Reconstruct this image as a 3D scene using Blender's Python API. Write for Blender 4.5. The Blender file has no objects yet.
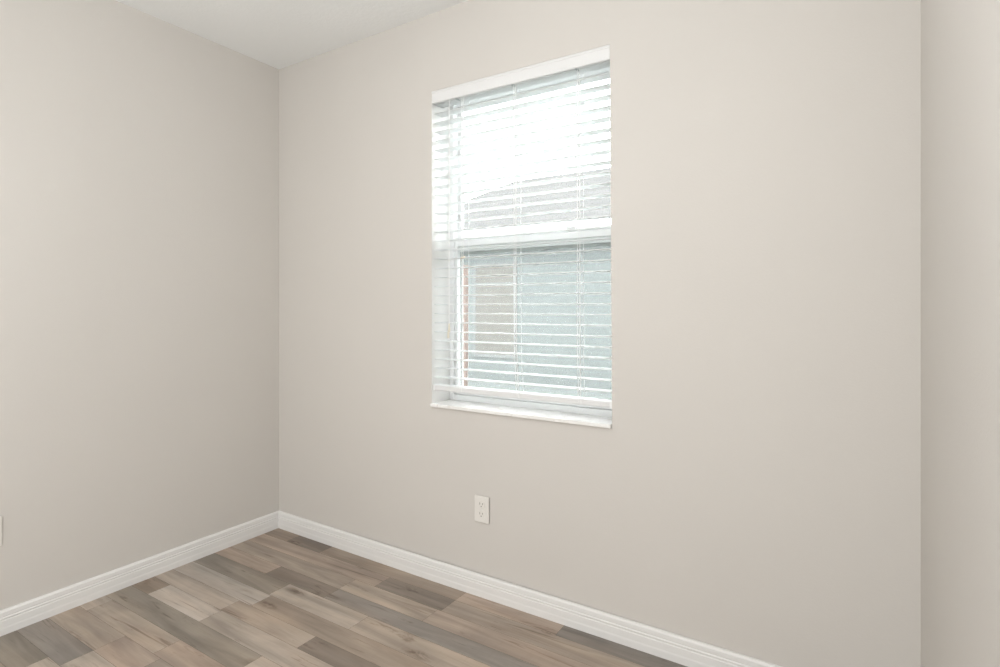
import bpy, bmesh, math, random
from mathutils import Vector, Matrix
random.seed(7)
sc = bpy.context.scene
COL = sc.collection

# ------------------------------------------------------------------ camera
F_PX, CAM_H = 559.0, 1.167
YAW = math.atan(354.0/559.0)
cam = bpy.data.cameras.new('camera')
cam.sensor_width = 36.0
cam.lens = 36.0*F_PX/1000.0
cam.shift_y = -0.0255
cam.clip_start = 0.02
co = bpy.data.objects.new('camera', cam)
COL.objects.link(co)
co.location = (0, 0, CAM_H)
co.rotation_euler = (math.pi/2, 0, YAW)
sc.camera = co

# ------------------------------------------------------------------ world, sun, added fill lights, exposure
w = bpy.data.worlds.new('overcast_sky'); sc.world = w
w.use_nodes = True
bg = w.node_tree.nodes['Background']
bg.inputs['Color'].default_value = (0.965, 0.985, 1.0, 1)
bg.inputs['Strength'].default_value = 17.0

def lamp(name, kind, loc, rot, energy, color=(1, 1, 1), **kw):
    l = bpy.data.lights.new(name, kind)
    l.energy = energy; l.color = color
    for k, v in kw.items():
        setattr(l, k, v)
    o = bpy.data.objects.new(name, l); COL.objects.link(o)
    o.location = loc; o.rotation_euler = rot
    return o
lamp('sun', 'SUN', (0, -5, 10), (math.radians(48), 0, math.radians(-20)), 3.0, (1, 0.97, 0.92), angle=0.2)
lamp('high_fill', 'POINT', (-0.85, 0.38, 2.02), (0, 0, 0), 19.5, (1, 1, 1), shadow_soft_size=0.2)  # added fill light without a fixture, brightens the upper walls and corner
lamp('rear_fill', 'AREA', (-1.0, -1.42, 1.05), (math.radians(90), 0, 0), 29, (1, 1, 1), shape='RECTANGLE', size=2.0, size_y=1.9)  # added fill panel before the closed rear wall, which has no doorway
lamp('side_fill', 'AREA', (0.03, -0.80, 1.35), (math.radians(92), 0, math.radians(62)), 20, (1, 1, 1),
     shape='RECTANGLE', size=1.1, size_y=1.7)  # unseen fill panel added to lift the left wall; no window here

sc.view_settings.view_transform = 'Standard'
sc.view_settings.look = 'None'
sc.view_settings.gamma = 1.0
sc.view_settings.use_curve_mapping = False
sc.view_settings.exposure = 0.0
sc.cycles.max_bounces = 12
sc.cycles.transparent_max_bounces = 24

# ------------------------------------------------------------------ helpers
def lin(h):
    h = h.lstrip('#')
    out = []
    for i in (0, 2, 4):
        c = int(h[i:i+2], 16)/255
        out.append(c/12.92 if c <= 0.04045 else ((c+0.055)/1.055)**2.4)
    return tuple(out)

def new_mat(name):
    m = bpy.data.materials.new(name); m.use_nodes = True
    nt = m.node_tree
    return m, nt, nt.nodes['Principled BSDF']

def noise(nt, scale, detail=2, rough=0.5, vec=None, dist=0.0):
    n = nt.nodes.new('ShaderNodeTexNoise')
    n.inputs['Scale'].default_value = scale
    n.inputs['Detail'].default_value = detail
    n.inputs['Roughness'].default_value = rough
    n.inputs['Distortion'].default_value = dist
    if vec is not None: nt.links.new(vec, n.inputs['Vector'])
    return n.outputs[0]

def add_bump(nt, b, height, strength, dist):
    bp = nt.nodes.new('ShaderNodeBump')
    bp.inputs['Strength'].default_value = strength
    bp.inputs['Distance'].default_value = dist
    nt.links.new(height, bp.inputs['Height'])
    nt.links.new(bp.outputs['Normal'], b.inputs['Normal'])

def ramp(nt, fac, a, b, ca=(0, 0, 0, 1), cb=(1, 1, 1, 1)):
    r = nt.nodes.new('ShaderNodeValToRGB')
    r.color_ramp.elements[0].position = a; r.color_ramp.elements[0].color = ca
    r.color_ramp.elements[1].position = b; r.color_ramp.elements[1].color = cb
    nt.links.new(fac, r.inputs['Fac'])
    return r.outputs['Color']

def mixc(nt, fac, a, b, mode='MIX'):
    n = nt.nodes.new('ShaderNodeMix'); n.data_type = 'RGBA'; n.blend_type = mode
    for key, v in (('Factor', fac), ('A', a), ('B', b)):
        s = [i for i in n.inputs if i.name == key and (i.type == 'RGBA' if key != 'Factor' else i.type == 'VALUE')][0]
        if hasattr(v, 'is_linked') or isinstance(v, bpy.types.NodeSocket): nt.links.new(v, s)
        elif key == 'Factor': s.default_value = v
        else: s.default_value = (*v, 1)
    return [o for o in n.outputs if o.type == 'RGBA'][0]

def objcoord(nt, scale=(1, 1, 1)):
    tc = nt.nodes.new('ShaderNodeTexCoord')
    mp = nt.nodes.new('ShaderNodeMapping')
    mp.inputs['Scale'].default_value = scale
    nt.links.new(tc.outputs['Object'], mp.inputs['Vector'])
    return mp.outputs['Vector']

def paint(name, color, rough=0.6, spec=0.3, peel=0.0, peel_scale=220, peel_dist=0.001):
    m, nt, b = new_mat(name)
    v = objcoord(nt)
    c = mixc(nt, noise(nt, 3.0, 3, 0.5, v), tuple(x*0.985 for x in color), tuple(min(1, x*1.015) for x in color))
    nt.links.new(c, b.inputs['Base Color'])
    b.inputs['Roughness'].default_value = rough
    b.inputs['Specular IOR Level'].default_value = spec
    if peel:
        add_bump(nt, b, noise(nt, peel_scale, 3, 0.55, v), peel, peel_dist)
    return m

M = {}
WALLC = (0.635, 0.610, 0.575)
M['wall'] = paint('greige_wall_paint', WALLC, 0.62, 0.25, 0.35, 170)
M['ceil'] = paint('white_ceiling_texture', (0.89, 0.905, 0.90), 0.8, 0.2, 0.6, 60, 0.002)
M['trim'] = paint('white_semigloss_trim', (0.785, 0.78, 0.765), 0.38, 0.35)
M['reveal'] = paint('white_reveal_paint', (0.86, 0.855, 0.835), 0.5, 0.3, 0.15)
M['vinyl'] = paint('white_window_vinyl', (0.85, 0.86, 0.86), 0.4, 0.4)
M['valance'] = paint('white_valance', (0.76, 0.765, 0.765), 0.45, 0.35)
M['screen_frame'] = paint('grey_screen_frame', (0.42, 0.44, 0.435), 0.5, 0.1)
M['plate'] = paint('white_plastic_plate', (0.77, 0.75, 0.71), 0.35, 0.4)
M['cord'] = paint('white_cord', (0.88, 0.88, 0.87), 0.7, 0.2)
M['cream'] = paint('cream_plastic', (0.85, 0.80, 0.68), 0.4, 0.4)
M['dark'] = paint('dark_slot', (0.28, 0.26, 0.23), 0.6, 0.2)
M['clip'] = paint('clear_grey_clip', (0.45, 0.49, 0.49), 0.3, 0.5)
M['metal'] = paint('painted_screw', (0.75, 0.74, 0.71), 0.3, 0.6)

# slats: white, a little light passes through
m, nt, b = new_mat('white_blind_slat')
v = objcoord(nt, (4, 60, 60))
nt.links.new(mixc(nt, noise(nt, 2.0, 3, 0.5, v), (0.86, 0.87, 0.87), (0.90, 0.905, 0.90)), b.inputs['Base Color'])
b.inputs['Roughness'].default_value = 0.4
tr = nt.nodes.new('ShaderNodeBsdfTranslucent'); tr.inputs['Color'].default_value = (0.9, 0.92, 0.92, 1)
mx = nt.nodes.new('ShaderNodeMixShader'); mx.inputs[0].default_value = 0.42
out = nt.nodes['Material Output']
nt.links.new(b.outputs[0], mx.inputs[1]); nt.links.new(tr.outputs[0], mx.inputs[2])
nt.links.new(mx.outputs[0], out.inputs['Surface'])
M['slat'] = m

# marble sill
m, nt, b = new_mat('white_marble_sill')
v = objcoord(nt)
vein = ramp(nt, noise(nt, 9, 6, 0.65, v, 1.6), 0.47, 0.52)
vein2 = ramp(nt, noise(nt, 22, 5, 0.6, v, 1.0), 0.60, 0.72)
c = mixc(nt, vein, (0.84, 0.83, 0.81), (0.88, 0.875, 0.86))
c = mixc(nt, vein2, c, (0.70, 0.67, 0.63))
nt.links.new(c, b.inputs['Base Color'])
b.inputs['Roughness'].default_value = 0.22
M['marble'] = m

# clear glass pane
m, nt, b = new_mat('clear_glass')
for n in list(nt.nodes):
    if n.type != 'OUTPUT_MATERIAL': nt.nodes.remove(n)
out = nt.nodes['Material Output']
tp = nt.nodes.new('ShaderNodeBsdfTransparent'); tp.inputs['Color'].default_value = (0.965, 0.978, 0.974, 1)
gl = nt.nodes.new('ShaderNodeBsdfGlossy'); gl.inputs['Roughness'].default_value = 0.02
fr = nt.nodes.new('ShaderNodeFresnel'); fr.inputs['IOR'].default_value = 1.3
mx = nt.nodes.new('ShaderNodeMixShader')
nt.links.new(fr.outputs[0], mx.inputs[0]); nt.links.new(tp.outputs[0], mx.inputs[1]); nt.links.new(gl.outputs[0], mx.inputs[2])
nt.links.new(mx.outputs[0], out.inputs['Surface'])
M['glass'] = m

# fine insect mesh
m, nt, b = new_mat('insect_mesh')
out = nt.nodes['Material Output']
b.inputs['Base Color'].default_value = (0.045, 0.048, 0.048, 1); b.inputs['Roughness'].default_value = 0.9; b.inputs['Specular IOR Level'].default_value = 0.0
tp = nt.nodes.new('ShaderNodeBsdfTransparent')
mx = nt.nodes.new('ShaderNodeMixShader'); mx.inputs[0].default_value = 0.28
nt.links.new(tp.outputs[0], mx.inputs[1]); nt.links.new(b.outputs[0], mx.inputs[2])
nt.links.new(mx.outputs[0], out.inputs['Surface'])
M['mesh'] = m

# vinyl plank floor: per-strip tone and seed come from face attributes
m, nt, b = new_mat('vinyl_plank')
at = nt.nodes.new('ShaderNodeAttribute'); at.attribute_name = 'tone'
sd = nt.nodes.new('ShaderNodeAttribute'); sd.attribute_name = 'seed'
tc = nt.nodes.new('ShaderNodeTexCoord')
def pv(sx, sy):
    mp = nt.nodes.new('ShaderNodeMapping'); mp.inputs['Scale'].default_value = (sx, sy, 1)
    nt.links.new(tc.outputs['Object'], mp.inputs['Vector'])
    ad = nt.nodes.new('ShaderNodeVectorMath'); ad.operation = 'ADD'
    nt.links.new(mp.outputs[0], ad.inputs[0]); nt.links.new(sd.outputs['Color'], ad.inputs[1])
    return ad.outputs[0]
base = at.outputs['Color']
c = base
along = ramp(nt, noise(nt, 1.0, 2, 0.5, pv(2.4, 3.5), 0.5), 0.36, 0.64)
c = mixc(nt, along, mixc(nt, 1.0, c, (0.88, 0.885, 0.89), 'MULTIPLY'), mixc(nt, 1.0, c, (1.09, 1.085, 1.08), 'MULTIPLY'))
broad = ramp(nt, noise(nt, 1.0, 3, 0.55, pv(1.6, 15), 0.8), 0.34, 0.66)
c = mixc(nt, broad, mixc(nt, 1.0, c, (0.76, 0.755, 0.75), 'MULTIPLY'), mixc(nt, 1.0, c, (1.17, 1.16, 1.145), 'MULTIPLY'))
hue = ramp(nt, noise(nt, 1.0, 2, 0.5, pv(2.2, 9), 0.3), 0.45, 0.75)
c = mixc(nt, hue, c, mixc(nt, 1.0, c, (1.03, 0.98, 0.935), 'MULTIPLY'))
fine = ramp(nt, noise(nt, 1.0, 4, 0.6, pv(9, 170), 0.4), 0.35, 0.65)
c = mixc(nt, fine, mixc(nt, 1.0, c, (0.93, 0.925, 0.92), 'MULTIPLY'), c)
saw = ramp(nt, noise(nt, 1.0, 2, 0.5, pv(90, 14)), 0.55, 0.75)
c = mixc(nt, saw, c, mixc(nt, 1.0, c, (0.965, 0.96, 0.955), 'MULTIPLY'))
crack = ramp(nt, noise(nt, 1.0, 6, 0.66, pv(2.2, 26), 1.4), 0.59, 0.68)
c = mixc(nt, crack, c, mixc(nt, 1.0, c, (0.62, 0.58, 0.55), 'MULTIPLY'))
vo = nt.nodes.new('ShaderNodeTexVoronoi'); vo.inputs['Scale'].default_value = 1.0
nt.links.new(pv(2.6, 8.5), vo.inputs['Vector'])
knot = ramp(nt, vo.outputs['Distance'], 0.04, 0.20, (1, 1, 1, 1), (0, 0, 0, 1))
kmask = ramp(nt, noise(nt, 1.0, 3, 0.6, pv(18, 40), 0.8), 0.42, 0.6)
kk = mixc(nt, 1.0, knot, kmask, 'MULTIPLY')
c = mixc(nt, kk, c, mixc(nt, 1.0, c, (0.46, 0.39, 0.34), 'MULTIPLY'))
nt.links.new(c, b.inputs['Base Color'])
b.inputs['Roughness'].default_value = 0.48
b.inputs['Specular IOR Level'].default_value = 0.35
add_bump(nt, b, fine, 0.12, 0.0006)
M['floor'] = m
M['gap'] = paint('dark_plank_gap', (0.12, 0.10, 0.085), 0.8, 0.1)

def box(bm, x0, x1, y0, y1, z0, z1, bev=0.0, mi=0, seg=2):
    r = bmesh.ops.create_cube(bm, size=1.0)
    vs = r['verts']
    bmesh.ops.scale(bm, vec=(x1-x0, y1-y0, z1-z0), verts=vs)
    bmesh.ops.translate(bm, vec=((x0+x1)/2, (y0+y1)/2, (z0+z1)/2), verts=vs)
    fs = set(f for v in vs for f in v.link_faces)
    for f in fs: f.material_index = mi
    if bev > 0:
        es = list(set(e for v in vs for e in v.link_edges))
        bmesh.ops.bevel(bm, geom=es, offset=bev, segments=seg, affect='EDGES', profile=0.5)

def tube(bm, pts, r, n=8):
    pts = [Vector(p) for p in pts]
    rings = []
    for i, p in enumerate(pts):
        d = (pts[min(i+1, len(pts)-1)] - pts[max(i-1, 0)]).normalized()
        a = Vector((1, 0, 0)) if abs(d.x) < 0.8 else Vector((0, 1, 0))
        u = d.cross(a).normalized(); vv = d.cross(u).normalized()
        rr = r[i] if isinstance(r, (list, tuple)) else r
        rings.append([bm.verts.new(p + rr*(math.cos(2*math.pi*k/n)*u + math.sin(2*math.pi*k/n)*vv)) for k in range(n)])
    for a, b2 in zip(rings, rings[1:]):
        for k in range(n):
            bm.faces.new((a[k], a[(k+1) % n], b2[(k+1) % n], b2[k]))
    bm.faces.new(rings[0][::-1]); bm.faces.new(rings[-1])

def prism_x(bm, prof, x0, x1, m0=0.0, m1=0.0, flip=1):
    """extrude a (y, z) profile along x; the ends mitre by m0/m1 times (y - y_first)"""
    y0 = prof[0][0]
    a = [bm.verts.new((x0 + m0*abs(p[0]-y0), p[0], p[1])) for p in prof]
    b2 = [bm.verts.new((x1 + m1*abs(p[0]-y0), p[0], p[1])) for p in prof]
    n = len(prof)
    for k in range(n):
        bm.faces.new((a[k], a[(k+1) % n], b2[(k+1) % n], b2[k]))
    bm.faces.new(a); bm.faces.new(b2)

def obj(name, bm, mats, parent=None, loc=None, smooth=False):
    bmesh.ops.recalc_face_normals(bm, faces=bm.faces)
    me = bpy.data.meshes.new(name)
    bm.to_mesh(me); bm.free()
    if not isinstance(mats, (list, tuple)): mats = [mats]
    for mm in mats: me.materials.append(mm)
    if smooth:
        for p in me.polygons: p.use_smooth = True
    o = bpy.data.objects.new(name, me); COL.objects.link(o)
    if parent is not None:
        o.parent = parent
        o.location = Vector(loc) if loc else -parent.location     # meshes are written in room coordinates
    elif loc: o.location = loc
    return o

def B(): return bmesh.new()

def thing(name, loc, label, cat, group=None, rotz=0.0):
    o = bpy.data.objects.new(name, None); COL.objects.link(o)
    o.location = loc; o.rotation_euler = (0, 0, rotz)
    o.empty_display_size = 0.05
    o['label'] = label; o['category'] = cat
    if group: o['group'] = group
    return o

def structure(o, label=None, cat=None):
    o['kind'] = 'structure'
    if label: o['label'] = label
    if cat: o['category'] = cat
    return o

# ------------------------------------------------------------------ room shell
XL, XR, YB, YF, H = -2.576, 0.152, 1.878, -1.50, 2.44
T = 0.20                        # thickness of the window wall
WX0, WX1B, WX1T, WZ0, WZ1 = -1.5375, -0.7215, -0.7295, 0.742, 2.100
XC, YC = -2.594, 1.890           # the far corner; the left wall runs a touch out of square
def xleft(y): return XC + (YC-y)*0.01557

bm = B()
q = [(xleft(YF), YF), (XC, YC), (XC, YB+T), (XC-0.12, YB+T), (XC-0.12, YF)]
lo = [bm.verts.new((x, y, 0)) for x, y in q]; hi = [bm.verts.new((x, y, H)) for x, y in q]
for k in range(5):
    bm.faces.new((lo[k], lo[(k+1) % 5], hi[(k+1) % 5], hi[k]))
bm.faces.new(lo); bm.faces.new(hi)
structure(obj('wall_left', bm, M['wall']), 'plain greige painted wall left of the corner', 'wall')
bm = B(); box(bm, XR, XR+0.1, YF, YB+T, 0, H)
structure(obj('wall_right', bm, M['wall']), 'strip of greige wall at the right edge beside the camera', 'wall')
bm = B(); box(bm, XC-0.12, XR+0.1, YF-0.1, YF, 0, H)
structure(obj('wall_front', bm, M['wall']), 'greige wall behind the camera', 'wall')

# window wall with its opening
bm = B()
def V(x, y, z): return bm.verts.new((x, y, z))
outer = [(XC, 0), (XR, 0), (XR, H), (XC, H)]
inner = [(WX0, WZ0), (WX1B, WZ0), (WX1T, WZ1), (WX0, WZ1)]
ye = YB + T
OF = [V(x, YC if x == XC else YB, z) for x, z in outer]; IF = [V(x, YB, z) for x, z in inner]
OB = [V(x, ye, z) for x, z in outer]; IB = [V(x, ye, z) for x, z in inner]
for k in range(4):
    k2 = (k+1) % 4
    bm.faces.new((OF[k], OF[k2], IF[k2], IF[k]))
    bm.faces.new((OB[k], OB[k2], IB[k2], IB[k]))
    bm.faces.new((OF[k], OF[k2], OB[k2], OB[k]))
    f = bm.faces.new((IF[k], IF[k2], IB[k2], IB[k])); f.material_index = 1
structure(obj('wall_back', bm, [M['wall'], M['reveal']]), 'greige wall with the window in it', 'wall')

bm = B(); box(bm, XC-0.12, XR+0.1, YF-0.1, YB+T, H, H+0.1)
structure(obj('ceiling', bm, M['ceil']), 'white textured ceiling', 'ceiling')

# floor of vinyl planks: strips (y edges from the window wall towards the camera)
LT, ML, MD, DK, GD, GN, PK, LG = ('b3a597', 'a99a8b', '9c8c7c', '85796e', '878079', '8f867a', 'a99788', 'b4aaa0')
rows = [1.890, 1.790, 1.698, 1.604, 1.522, 1.420, 1.328, 1.248, 1.157, 1.060, 0.968, 0.868, 0.772]
while rows[-1] > YF: rows.append(rows[-1] - 0.0965)
rows[-1] = YF
plan = [
    [(-2.40, MD), (-2.155, DK), (-1.345, MD), (-0.90, PK), (-0.1, GD)],
    [(-1.698, PK), (-1.345, DK), (-0.2, ML)],
    [(-1.81, ML), (-1.36, ML), (-0.5, PK)],
    [(-2.185, PK), (-1.806, DK), (-0.85, GD)],
    [(-2.015, GN), (-1.552, LT), (-0.7, ML)],
    [(-1.997, LG), (-0.9, MD)],
    [(-2.07, LT), (-1.615, ML), (-0.8, DK)],
    [(-2.435, MD), (-2.06, LG), (-1.1, LT)],
    [(-1.677, GN), (-1.0, LT)],
    [(-2.50, LT), (-2.0, ML), (-1.2, PK)],
    [(-2.19, ML), (-1.95, PK), (-1.2, ML)],
    [(-2.19, GD), (-1.6, LT)],
    [(-2.276, GN), (-1.5, LT)],
]
bm = B()
tone_l, seed_l = [], []
box(bm, XC-0.12, XR+0.1, YF, YB+T, -0.06, -0.0015, mi=1)
for f in bm.faces:
    tone_l.append((0.1, 0.1, 0.1)); seed_l.append((0, 0, 0))
pal = [LT, ML, MD, DK, GD, GN, PK, LG]
for i in range(len(rows)-1):
    y1, y0 = rows[i], rows[i+1]
    segs = list(plan[i]) if i < len(plan) else []
    x = segs[-1][0] if segs else XL
    while x < XR:
        x += random.uniform(0.35, 0.95)
        segs.append((min(x, XR), random.choice(pal)))
    segs = [s for s in segs if s[0] <= XR + 1e-6]
    if segs[-1][0] < XR: segs.append((XR, random.choice(pal)))
    xa = XC
    for xb, tone in segs:
        if xb - xa < 0.01: continue
        g = 0.0004
        vs = [bm.verts.new(p) for p in ((xa+g, y0+g, 0), (xb-g, y0+g, 0), (xb-g, y1-g, 0), (xa+g, y1-g, 0))]
        bm.faces.new(vs)
        tl = lin(tone); lu = 0.3*tl[0]+0.6*tl[1]+0.1*tl[2]; tl = tuple(lu+(q-lu)*0.82 for q in tl)
        tone_l.append(tuple((q*0.95+0.05*mq)*1.13 for q, mq in zip(tl, (0.352, 0.302, 0.252))))
        seed_l.append((random.uniform(0, 60), random.uniform(0, 60), random.uniform(0, 60)))
        xa = xb
me = bpy.data.meshes.new('floor'); bm.to_mesh(me); bm.free()
me.materials.append(M['floor']); me.materials.append(M['gap'])
for nm, data in (('tone', tone_l), ('seed', seed_l)):
    a = me.attributes.new(nm, 'FLOAT_VECTOR', 'FACE')
    for k, d in enumerate(data): a.data[k].vector = d
fo = bpy.data.objects.new('floor', me); COL.objects.link(fo)
structure(fo, 'grey brown wood look plank floor', 'floor')

# baseboards, profile as (distance from the wall, height)
prof = [(0, 0), (0.0145, 0), (0.0145, 0.022), (0.0135, 0.028), (0.0135, 0.0495), (0.0114, 0.0535), (0.0132, 0.0565),
        (0.0132, 0.0595), (0.0105, 0.0630), (0.0117, 0.0660), (0.0110, 0.0790), (0.0065, 0.0855), (0, 0.0865)]
def base_run(stations):
    """stations: functions of the depth d giving the plan point"""
    bm = B()
    rings = [[bm.verts.new((*st(d), z)) for d, z in prof] for st in stations]
    for a, b2 in zip(rings, rings[1:]):
        for k in range(len(prof)):
            k2 = (k+1) % len(prof); bm.faces.new((a[k], a[k2], b2[k2], b2[k]))
    bm.faces.new(rings[0]); bm.faces.new(rings[-1])
    return bm
bm = base_run([lambda d: (XC+d, YC-d), lambda d: (WX0, YB-d), lambda d: (XR-d, YB-d)])
structure(obj('baseboard_back', bm, M['trim']), 'white moulded baseboard under the window wall', 'baseboard')
bm = base_run([lambda d: (XC+d, YC-d), lambda d: (xleft(YF)+d, YF)])
structure(obj('baseboard_left', bm, M['trim']), 'white moulded baseboard along the left wall', 'baseboard')
bm = B()
a = [bm.verts.new((XR-d, YB-d, z)) for d, z in prof]; b2 = [bm.verts.new((XR-d, YF, z)) for d, z in prof]
for k in range(len(prof)):
    k2 = (k+1) % len(prof); bm.faces.new((a[k], a[k2], b2[k2], b2[k]))
bm.faces.new(a); bm.faces.new(b2)
structure(obj('baseboard_right', bm, M['trim']), 'white moulded baseboard along the right wall', 'baseboard')

# ------------------------------------------------------------------ window
X0, X1 = WX0, WX1B
win = bpy.data.objects.new('window_1', None); COL.objects.link(win)
win.location = ((X0+X1)/2, YB+0.1, WZ0)
structure(win, 'white single hung window behind the blind', 'window')
FY0, FY1 = 2.004, 2.070
fw = 0.022
SZ = 0.757                       # top of sill
bm = B()
box(bm, X0, X0+fw, FY0, FY1, WZ0, WZ1, 0.002)
box(bm, X1-fw-0.012, X1, FY0, FY1, WZ0, WZ1, 0.002)
box(bm, X0+fw, X1-fw-0.012, FY0, FY1, WZ1-fw, WZ1, 0.002)
box(bm, X0+fw, X1-fw-0.012, FY0, FY1, WZ0, SZ+0.023, 0.002)
# inner tracks of the jambs
for xa in (X0+fw, X1-fw-0.012-0.006):
    box(bm, xa, xa+0.006, FY0+0.036, FY0+0.038, SZ+0.023, WZ1-fw)
obj('window_frame', bm, M['vinyl'], win)
GX0, GX1 = X0+fw+0.001, X1-fw-0.013
ZM = 1.452
def sash(name, y0, y1, z0, z1, st, rt, rb):
    bm = B()
    box(bm, GX0, GX0+st, y0, y1, z0, z1, 0.0025)
    box(bm, GX1-st, GX1, y0, y1, z0, z1, 0.0025)
    box(bm, GX0+st, GX1-st, y0, y1, z1-rt, z1, 0.0025)
    box(bm, GX0+st, GX1-st, y0, y1, z0, z0+rb, 0.0025)
    s = obj(name, bm, M['vinyl'], win)
    bm = B(); ym = (y0+y1)/2
    box(bm, GX0+st-0.004, GX1-st+0.004, ym-0.002, ym+0.002, z0+rb-0.004, z1-rt+0.004)
    p = obj('pane', bm, M['glass'], s, loc=(0, 0, 0))
    return s
sash('upper_sash', 2.043, 2.064, ZM-0.030, WZ1-fw-0.001, 0.013, 0.012, 0.036)
ls = sash('lower_sash', 2.014, 2.038, SZ+0.024, ZM+0.030, 0.011, 0.040, 0.034)
bm = B(); box(bm, -0.965, -0.925, 2.012, 2.034, ZM+0.0298, ZM+0.040, 0.003); box(bm, -0.948, -0.942, 2.004, 2.030, ZM+0.033, ZM+0.037, 0.002)
obj('sash_lock', bm, M['vinyl'], ls, loc=(0, 0, 0))
bm = B()
zt = ZM-0.031
for x0_, x1_, z0_, z1_ in ((GX0+0.001, GX0+0.012, SZ+0.024, zt), (GX1-0.016, GX1-0.002, SZ+0.024, zt),
                           (GX0+0.016, GX1-0.016, zt-0.014, zt), (GX0+0.016, GX1-0.016, SZ+0.024, SZ+0.036)):
    box(bm, x0_, x1_, 2.052, 2.062, z0_, z1_, 0.001)
scr = obj('insect_screen', bm, M['screen_frame'], win)
bm = B(); box(bm, GX0+0.014, GX1-0.014, 2.0565, 2.0570, SZ+0.035, zt-0.013)
obj('screen_mesh', bm, M['mesh'], scr, loc=(0, 0, 0))
# marble sill, with its front lip proud of the wall
bm = B()
box(bm, X0+0.0005, X1-0.0005, 1.866, 2.0035, WZ0+0.001, SZ, 0.003, seg=3)
obj('sill', bm, M['marble'], win)

# ------------------------------------------------------------------ horizontal blind
bl = thing('window_blind', ((X0+X1)/2, 1.91, 0.81),
           'white horizontal slatted blind with open slats filling the window opening', 'window blind')
BX0, BX1 = X0+0.005, X1-0.0095
SY0, SY1 = 1.888, 1.938
bm = B()
# open U headrail with rolled lips
box(bm, BX0, BX1, 1.890, 1.8915, 2.046, 2.094); box(bm, BX0, BX1, 1.9385, 1.940, 2.046, 2.094)
box(bm, BX0, BX1, 1.8915, 1.9385, 2.046, 2.0475); box(bm, BX0, BX1, 1.890, 1.894, 2.092, 2.0955); box(bm, BX0, BX1, 1.936, 1.940, 2.092, 2.0955)
box(bm, BX0, BX0+0.002, 1.8915, 1.9385, 2.0475, 2.093); box(bm, BX1-0.002, BX1, 1.8915, 1.9385, 2.0475, 2.093)
obj('headrail', bm, M['slat'], bl)
# moulded valance
vp = [(1.8880, 2.0470), (1.8780, 2.0470), (1.8765, 2.0490), (1.8765, 2.0560), (1.8780, 2.0575), (1.8780, 2.0885), (1.8765, 2.0900),
      (1.8765, 2.0970), (1.8780, 2.0990), (1.8880, 2.0990)]
bm = B()
a = [bm.verts.new((X0+0.0005, y, z)) for y, z in vp]; b2 = [bm.verts.new((WX1T-0.0005, y, z)) for y, z in vp]
for k in range(len(vp)):
    k2 = (k+1) % len(vp); bm.faces.new((a[k], a[k2], b2[k2], b2[k]))
bm.faces.new(a); bm.faces.new(b2)
obj('valance', bm, M['valance'], bl)
LAD = (-1.385, -1.130, -0.858)
def clip(x):
    bm = B(); box(bm, x-0.004, x+0.004, 1.880, 1.906, 2.0435, 2.0458); box(bm, x-0.004, x+0.004, 1.8882, 1.8898, 2.0435, 2.075)
    obj('valance_clip', bm, M['clip'], bl)
for x in (-1.41, -1.135, -0.862): clip(x)

# one slat, slightly crowned, with route holes' notches; the rest copy it
def slat_mesh():
    bm = B()
    n = 8
    top, bot = [], []
    for i in range(n+1):
        u = i/n
        y = -0.025 + 0.05*u
        z = 0.0012*(1-(2*u-1)**2)
        top.append((y, z+0.0013)); bot.append((y, z-0.0013))
    prof = top + bot[::-1]
    L = (BX1-BX0)/2
    a = [bm.verts.new((-L, y, z)) for y, z in prof]; b2 = [bm.verts.new((L, y, z)) for y, z in prof]
    for k in range(len(prof)):
        k2 = (k+1) % len(prof); bm.faces.new((a[k], a[k2], b2[k2], b2[k]))
    bm.faces.new(a); bm.faces.new(b2)
    return bm
PITCH, ZS = 0.0392, 1.221
slat = None
xm = (BX0+BX1)/2
for k in range(-9, 21):
    z = ZS + k*PITCH
    loc = Vector((xm, 1.913, z)) - bl.location
    if slat is None:
        slat = obj('slat', slat_mesh(), M['slat'], bl, loc=loc)
        s = slat
    else:
        s = slat.copy(); COL.objects.link(s); s.parent = bl; s.location = loc
    s.rotation_euler = (math.radians(random.uniform(-0.6, 0.6)), math.radians(random.uniform(-0.05, 0.05)), 0)
# bottom rail
bm = B(); box(bm, BX0, BX1, 1.886, 1.938, 0.812, 0.834, 0.003)
box(bm, BX0+0.004, BX1-0.004, 1.8852, 1.8870, 0.8265, 0.8290, 0.0006); box(bm, BX0+0.004, BX1-0.004, 1.8852, 1.8870, 0.8165, 0.8190, 0.0006)
rail = obj('bottom_rail', bm, M['valance'], bl)
for xa in (BX0-0.003, BX1-0.0015):
    bm = B(); box(bm, xa, xa+0.009, 1.8845, 1.9395, 0.8105, 0.8355, 0.0015)
    obj('end_cap', bm, M['vinyl'], rail, loc=(0, 0, 0))
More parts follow.
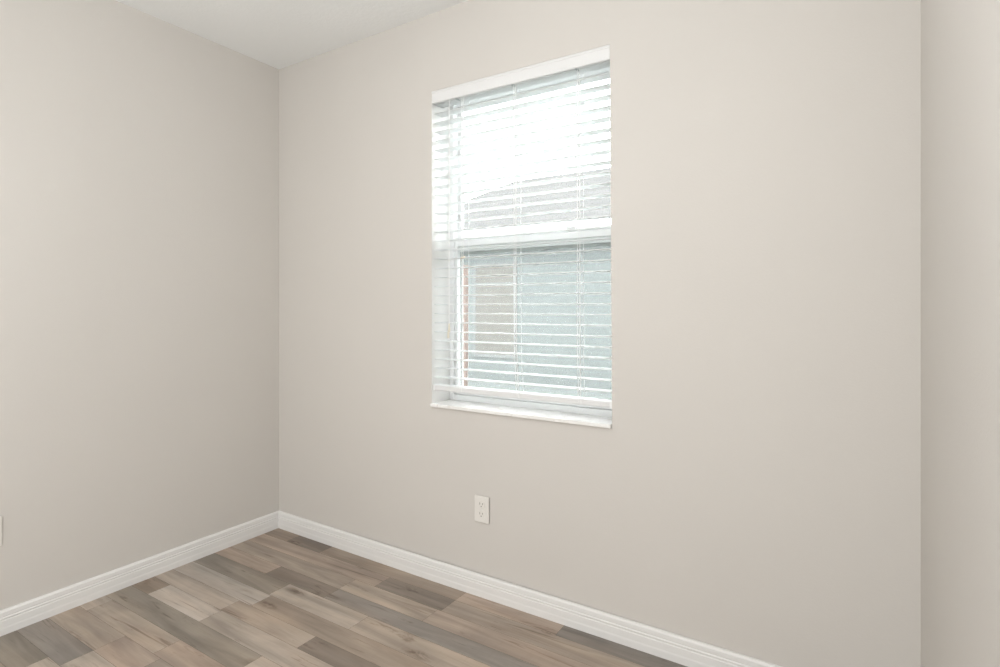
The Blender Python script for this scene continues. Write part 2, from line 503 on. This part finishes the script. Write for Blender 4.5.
# ladder cords: front and rear cord with a rung under every slat
for i, x in enumerate(LAD):
    bm = B()
    dx = (-0.008, 0.014, 0.005)[i]
    for y in (1.8862, 1.9398):
        tube(bm, [(x, y, 2.046), (x+dx*0.1, y, 1.25), (x+dx*0.25, y, 0.98), (x+dx*0.6, y, 0.90), (x+dx, y, 0.822)], 0.0009, 6)
    for k in range(-9, 21):
        z = ZS + k*PITCH - 0.0022
        tube(bm, [(x, 1.8862, z), (x, 1.9398, z)], 0.0005, 5)
    obj('ladder_cord', bm, M['cord'], bl)
    bm = B()
    xx = x + 0.010
    tube(bm, [(xx, 1.884, 2.046), (xx+0.001, 1.8835, 1.4), (xx+dx*0.3, 1.8835, 1.0), (xx+dx*0.7, 1.8835, 0.90), (xx+dx, 1.8840, 0.815)], 0.0012, 6)
    lc = obj('lift_cord', bm, M['cord'], bl)
    if i == 0:
        bm = B()
        tube(bm, [(xx-0.012, 1.881, 1.372), (xx-0.004, 1.880, 1.376), (xx+0.010, 1.880, 1.379), (xx+0.014, 1.881, 1.380)], [0.002, 0.004, 0.004, 0.002], 10)
        obj('cord_connector', bm, M['cream'], lc, loc=(0, 0, 0), smooth=True)
# tilt cords with tassels at the left
for x, zb in ((-1.4445, 1.10), (-1.4490, 1.075)):
    bm = B(); tube(bm, [(x, 1.884, 2.047), (x+0.001, 1.8825, 1.6), (x-0.002, 1.8825, zb)], 0.0011, 6)
    tcord = obj('tilt_cord', bm, M['cord'], bl)
    bm = B(); tube(bm, [(x-0.002, 1.8825, zb+0.002), (x-0.002, 1.8825, zb-0.004), (x-0.002, 1.8825, zb-0.022), (x-0.002, 1.8825, zb-0.034), (x-0.002, 1.8825, zb-0.036)],
                  [0.0015, 0.0030, 0.0048, 0.0050, 0.0035], 12)
    obj('tassel', bm, M['cream'], tcord, loc=(0, 0, 0), smooth=True)

# ------------------------------------------------------------------ wall outlets (local: wall at y = 0, facing -y)
def outlet(loc, rotz, label):
    t = thing('wall_outlet', loc, label, 'electrical outlet', None, rotz)
    bm = B(); box(bm, -0.035, 0.035, -0.0055, 0.0, -0.0535, 0.0535, 0.0028, seg=3)
    obj('cover_plate', bm, M['plate'], t, loc=(0, 0, 0))
    for s in (1, -1):
        bm = B()
        n = 24; zc = 0.0195*s
        ring = []
        for k in range(n):
            a = 2*math.pi*k/n
            x = 0.0172*math.cos(a); z = max(-0.0135, min(0.0135, 0.0172*math.sin(a)))
            ring.append((x, z))
        f0 = [bm.verts.new((x, -0.0050, zc+z)) for x, z in ring]; f1 = [bm.verts.new((x*0.96, -0.0072, zc+z*0.96)) for x, z in ring]
        for k in range(n):
            bm.faces.new((f0[k], f0[(k+1) % n], f1[(k+1) % n], f1[k]))
        bm.faces.new(f0); bm.faces.new(f1)
        so = obj('socket', bm, M['plate'], t, loc=(0, 0, 0))
        bm = B()
        box(bm, -0.0078, -0.0052, -0.0076, -0.0070, zc-0.001, zc+0.0085)
        box(bm, 0.0052, 0.0078, -0.0076, -0.0070, zc+0.0005, zc+0.0075)
        tube(bm, [(0, -0.0070, zc-0.0072), (0, -0.0076, zc-0.0072)], 0.0027, 12)
        obj('contact_slots', bm, M['dark'], so, loc=(0, 0, 0))
    bm = B(); tube(bm, [(0, -0.0050, 0), (0, -0.0066, 0), (0, -0.0070, 0)], [0.0034, 0.0034, 0.0022], 14)
    obj('screw', bm, M['metal'], t, loc=(0, 0, 0))
    return t
outlet((-1.275, YB, 0.351), 0, 'white duplex electrical outlet low on the wall under the window')
outlet((xleft(0.701), 0.701, 0.371), math.pi/2+0.0156, 'white wall plate cut off by the left edge, low on the left wall')

# ------------------------------------------------------------------ outside
m, nt, b = new_mat('pale_teal_siding')
v = objcoord(nt)
nt.links.new(mixc(nt, noise(nt, 1.2, 4, 0.6, v), (0.124, 0.135, 0.132), (0.132, 0.143, 0.140)), b.inputs['Base Color'])
b.inputs['Roughness'].default_value = 0.85
b.inputs['Specular IOR Level'].default_value = 0.0
add_bump(nt, b, noise(nt, 40, 4, 0.6, v), 0.25, 0.004)
M['stucco'] = m
m, nt, b = new_mat('grey_shingle')
v = objcoord(nt)
br = nt.nodes.new('ShaderNodeTexBrick')
br.inputs['Scale'].default_value = 1.0
for nme, val in (('Brick Width', 0.34), ('Row Height', 0.16), ('Mortar Size', 0.012), ('Mortar Smooth', 0.3)):
    br.inputs[nme].default_value = val
br.inputs['Color1'].default_value = (0.047, 0.047, 0.046, 1); br.inputs['Color2'].default_value = (0.055, 0.054, 0.053, 1)
br.inputs['Mortar'].default_value = (0.041, 0.041, 0.041, 1)
nt.links.new(v, br.inputs['Vector'])
nt.links.new(br.outputs['Color'], b.inputs['Base Color'])
b.inputs['Roughness'].default_value = 0.9; b.inputs['Specular IOR Level'].default_value = 0.0
M['shingle'] = m
m, nt, b = new_mat('pale_ground')
v = objcoord(nt)
nt.links.new(mixc(nt, noise(nt, 6, 6, 0.7, v), (0.115, 0.125, 0.12), (0.14, 0.15, 0.145)), b.inputs['Base Color'])
b.inputs['Roughness'].default_value = 0.95; b.inputs['Specular IOR Level'].default_value = 0.0
M['ground'] = m
M['fascia'] = paint('white_fascia', (0.84, 0.85, 0.85), 0.6, 0.3)
M['wframe'] = paint('pale_grey_window_frame', (0.15, 0.155, 0.152), 0.6, 0.0)
M['shade'] = paint('taupe_window_shade', (0.122, 0.119, 0.110), 0.7, 0.0)
M['brown'] = paint('brown_post', (0.15, 0.118, 0.105), 0.7, 0.0)

bm = B(); box(bm, -22, 14, YB+T+0.002, 26, -0.40, -0.25)
structure(obj('ground', bm, M['ground']), 'pale ground outside between the houses', 'ground')

HY = 9.30                        # the neighbour's wall plane
hs = thing('neighbouring_house', (-3.0, HY+4, -0.25),
           'pale teal house with grey shingle roof seen through the blind', 'house')
HX0, HX1 = -8.9, 7.0
bm = B(); box(bm, HX0, HX1, HY, HY+8, -0.25, 2.52)
obj('house_wall', bm, M['stucco'], hs)
# hip roof
bm = B()
ex0, ex1, ey0, ey1, ez, rz = HX0-0.45, HX1+0.45, HY-0.45, HY+8.45, 2.62, 4.66
rx0 = -7.85; ym = HY+3.9
P = [bm.verts.new(p) for p in ((ex0, ey0, ez), (ex1, ey0, ez), (ex1, ey1, ez), (ex0, ey1, ez), (rx0, ym, rz), (ex1-4.3, ym, rz))]
for idx in ((0, 1, 5, 4), (1, 2, 5), (2, 3, 4, 5), (3, 0, 4), (3, 2, 1, 0)):
    bm.faces.new([P[i] for i in idx])
obj('roof', bm, M['shingle'], hs)
bm = B()
box(bm, ex0-0.02, ex1+0.02, ey0-0.03, ey0, 2.46, 2.66, 0.004)
box(bm, ex0-0.03, ex0, ey0, ey1, 2.46, 2.66, 0.004)
obj('fascia', bm, M['fascia'], hs)
bm = B(); box(bm, ex0, ex1, ey0+0.001, HY-0.001, 2.47, 2.50)
obj('soffit', bm, M['fascia'], hs)
bm = B()
wx0, wx1, wz0, wz1 = -6.46, -5.58, 0.25, 2.0
for x0_, x1_, z0_, z1_ in ((wx0-0.07, wx0, wz0-0.07, wz1+0.07), (wx1, wx1+0.07, wz0-0.07, wz1+0.07), (wx0, wx1, wz1, wz1+0.07), (wx0, wx1, wz0-0.07, wz0), (wx0, wx1, 1.62, 1.67)):
    box(bm, x0_, x1_, HY-0.02, HY+0.02, z0_, z1_, 0.004)
hw = obj('house_window', bm, M['wframe'], hs)
bm = B(); box(bm, wx0, wx1, HY-0.012, HY+0.01, wz0, wz1)
obj('window_shade', bm, M['shade'], hw, loc=(0, 0, 0))

def postat(px, Y):
    s = (px-500)/F_PX; dx, dy = -math.sin(YAW)+s*math.cos(YAW), math.cos(YAW)+s*math.sin(YAW)
    return dx*Y/dy
pp = thing('garden_post', (postat(464.5, 6.0), 6.0, -0.25), 'slim reddish brown post outside behind the left end of the blind', 'post')
bm = B(); box(bm, -0.035, 0.035, -0.035, 0.035, 0, 1.95, 0.005)
obj('post', bm, M['brown'], pp, loc=(0, 0, 0))
bm = B(); box(bm, -0.05, 0.05, -0.05, 0.05, 1.95, 1.98, 0.006)
obj('post_cap', bm, M['brown'], pp, loc=(0, 0, 0))
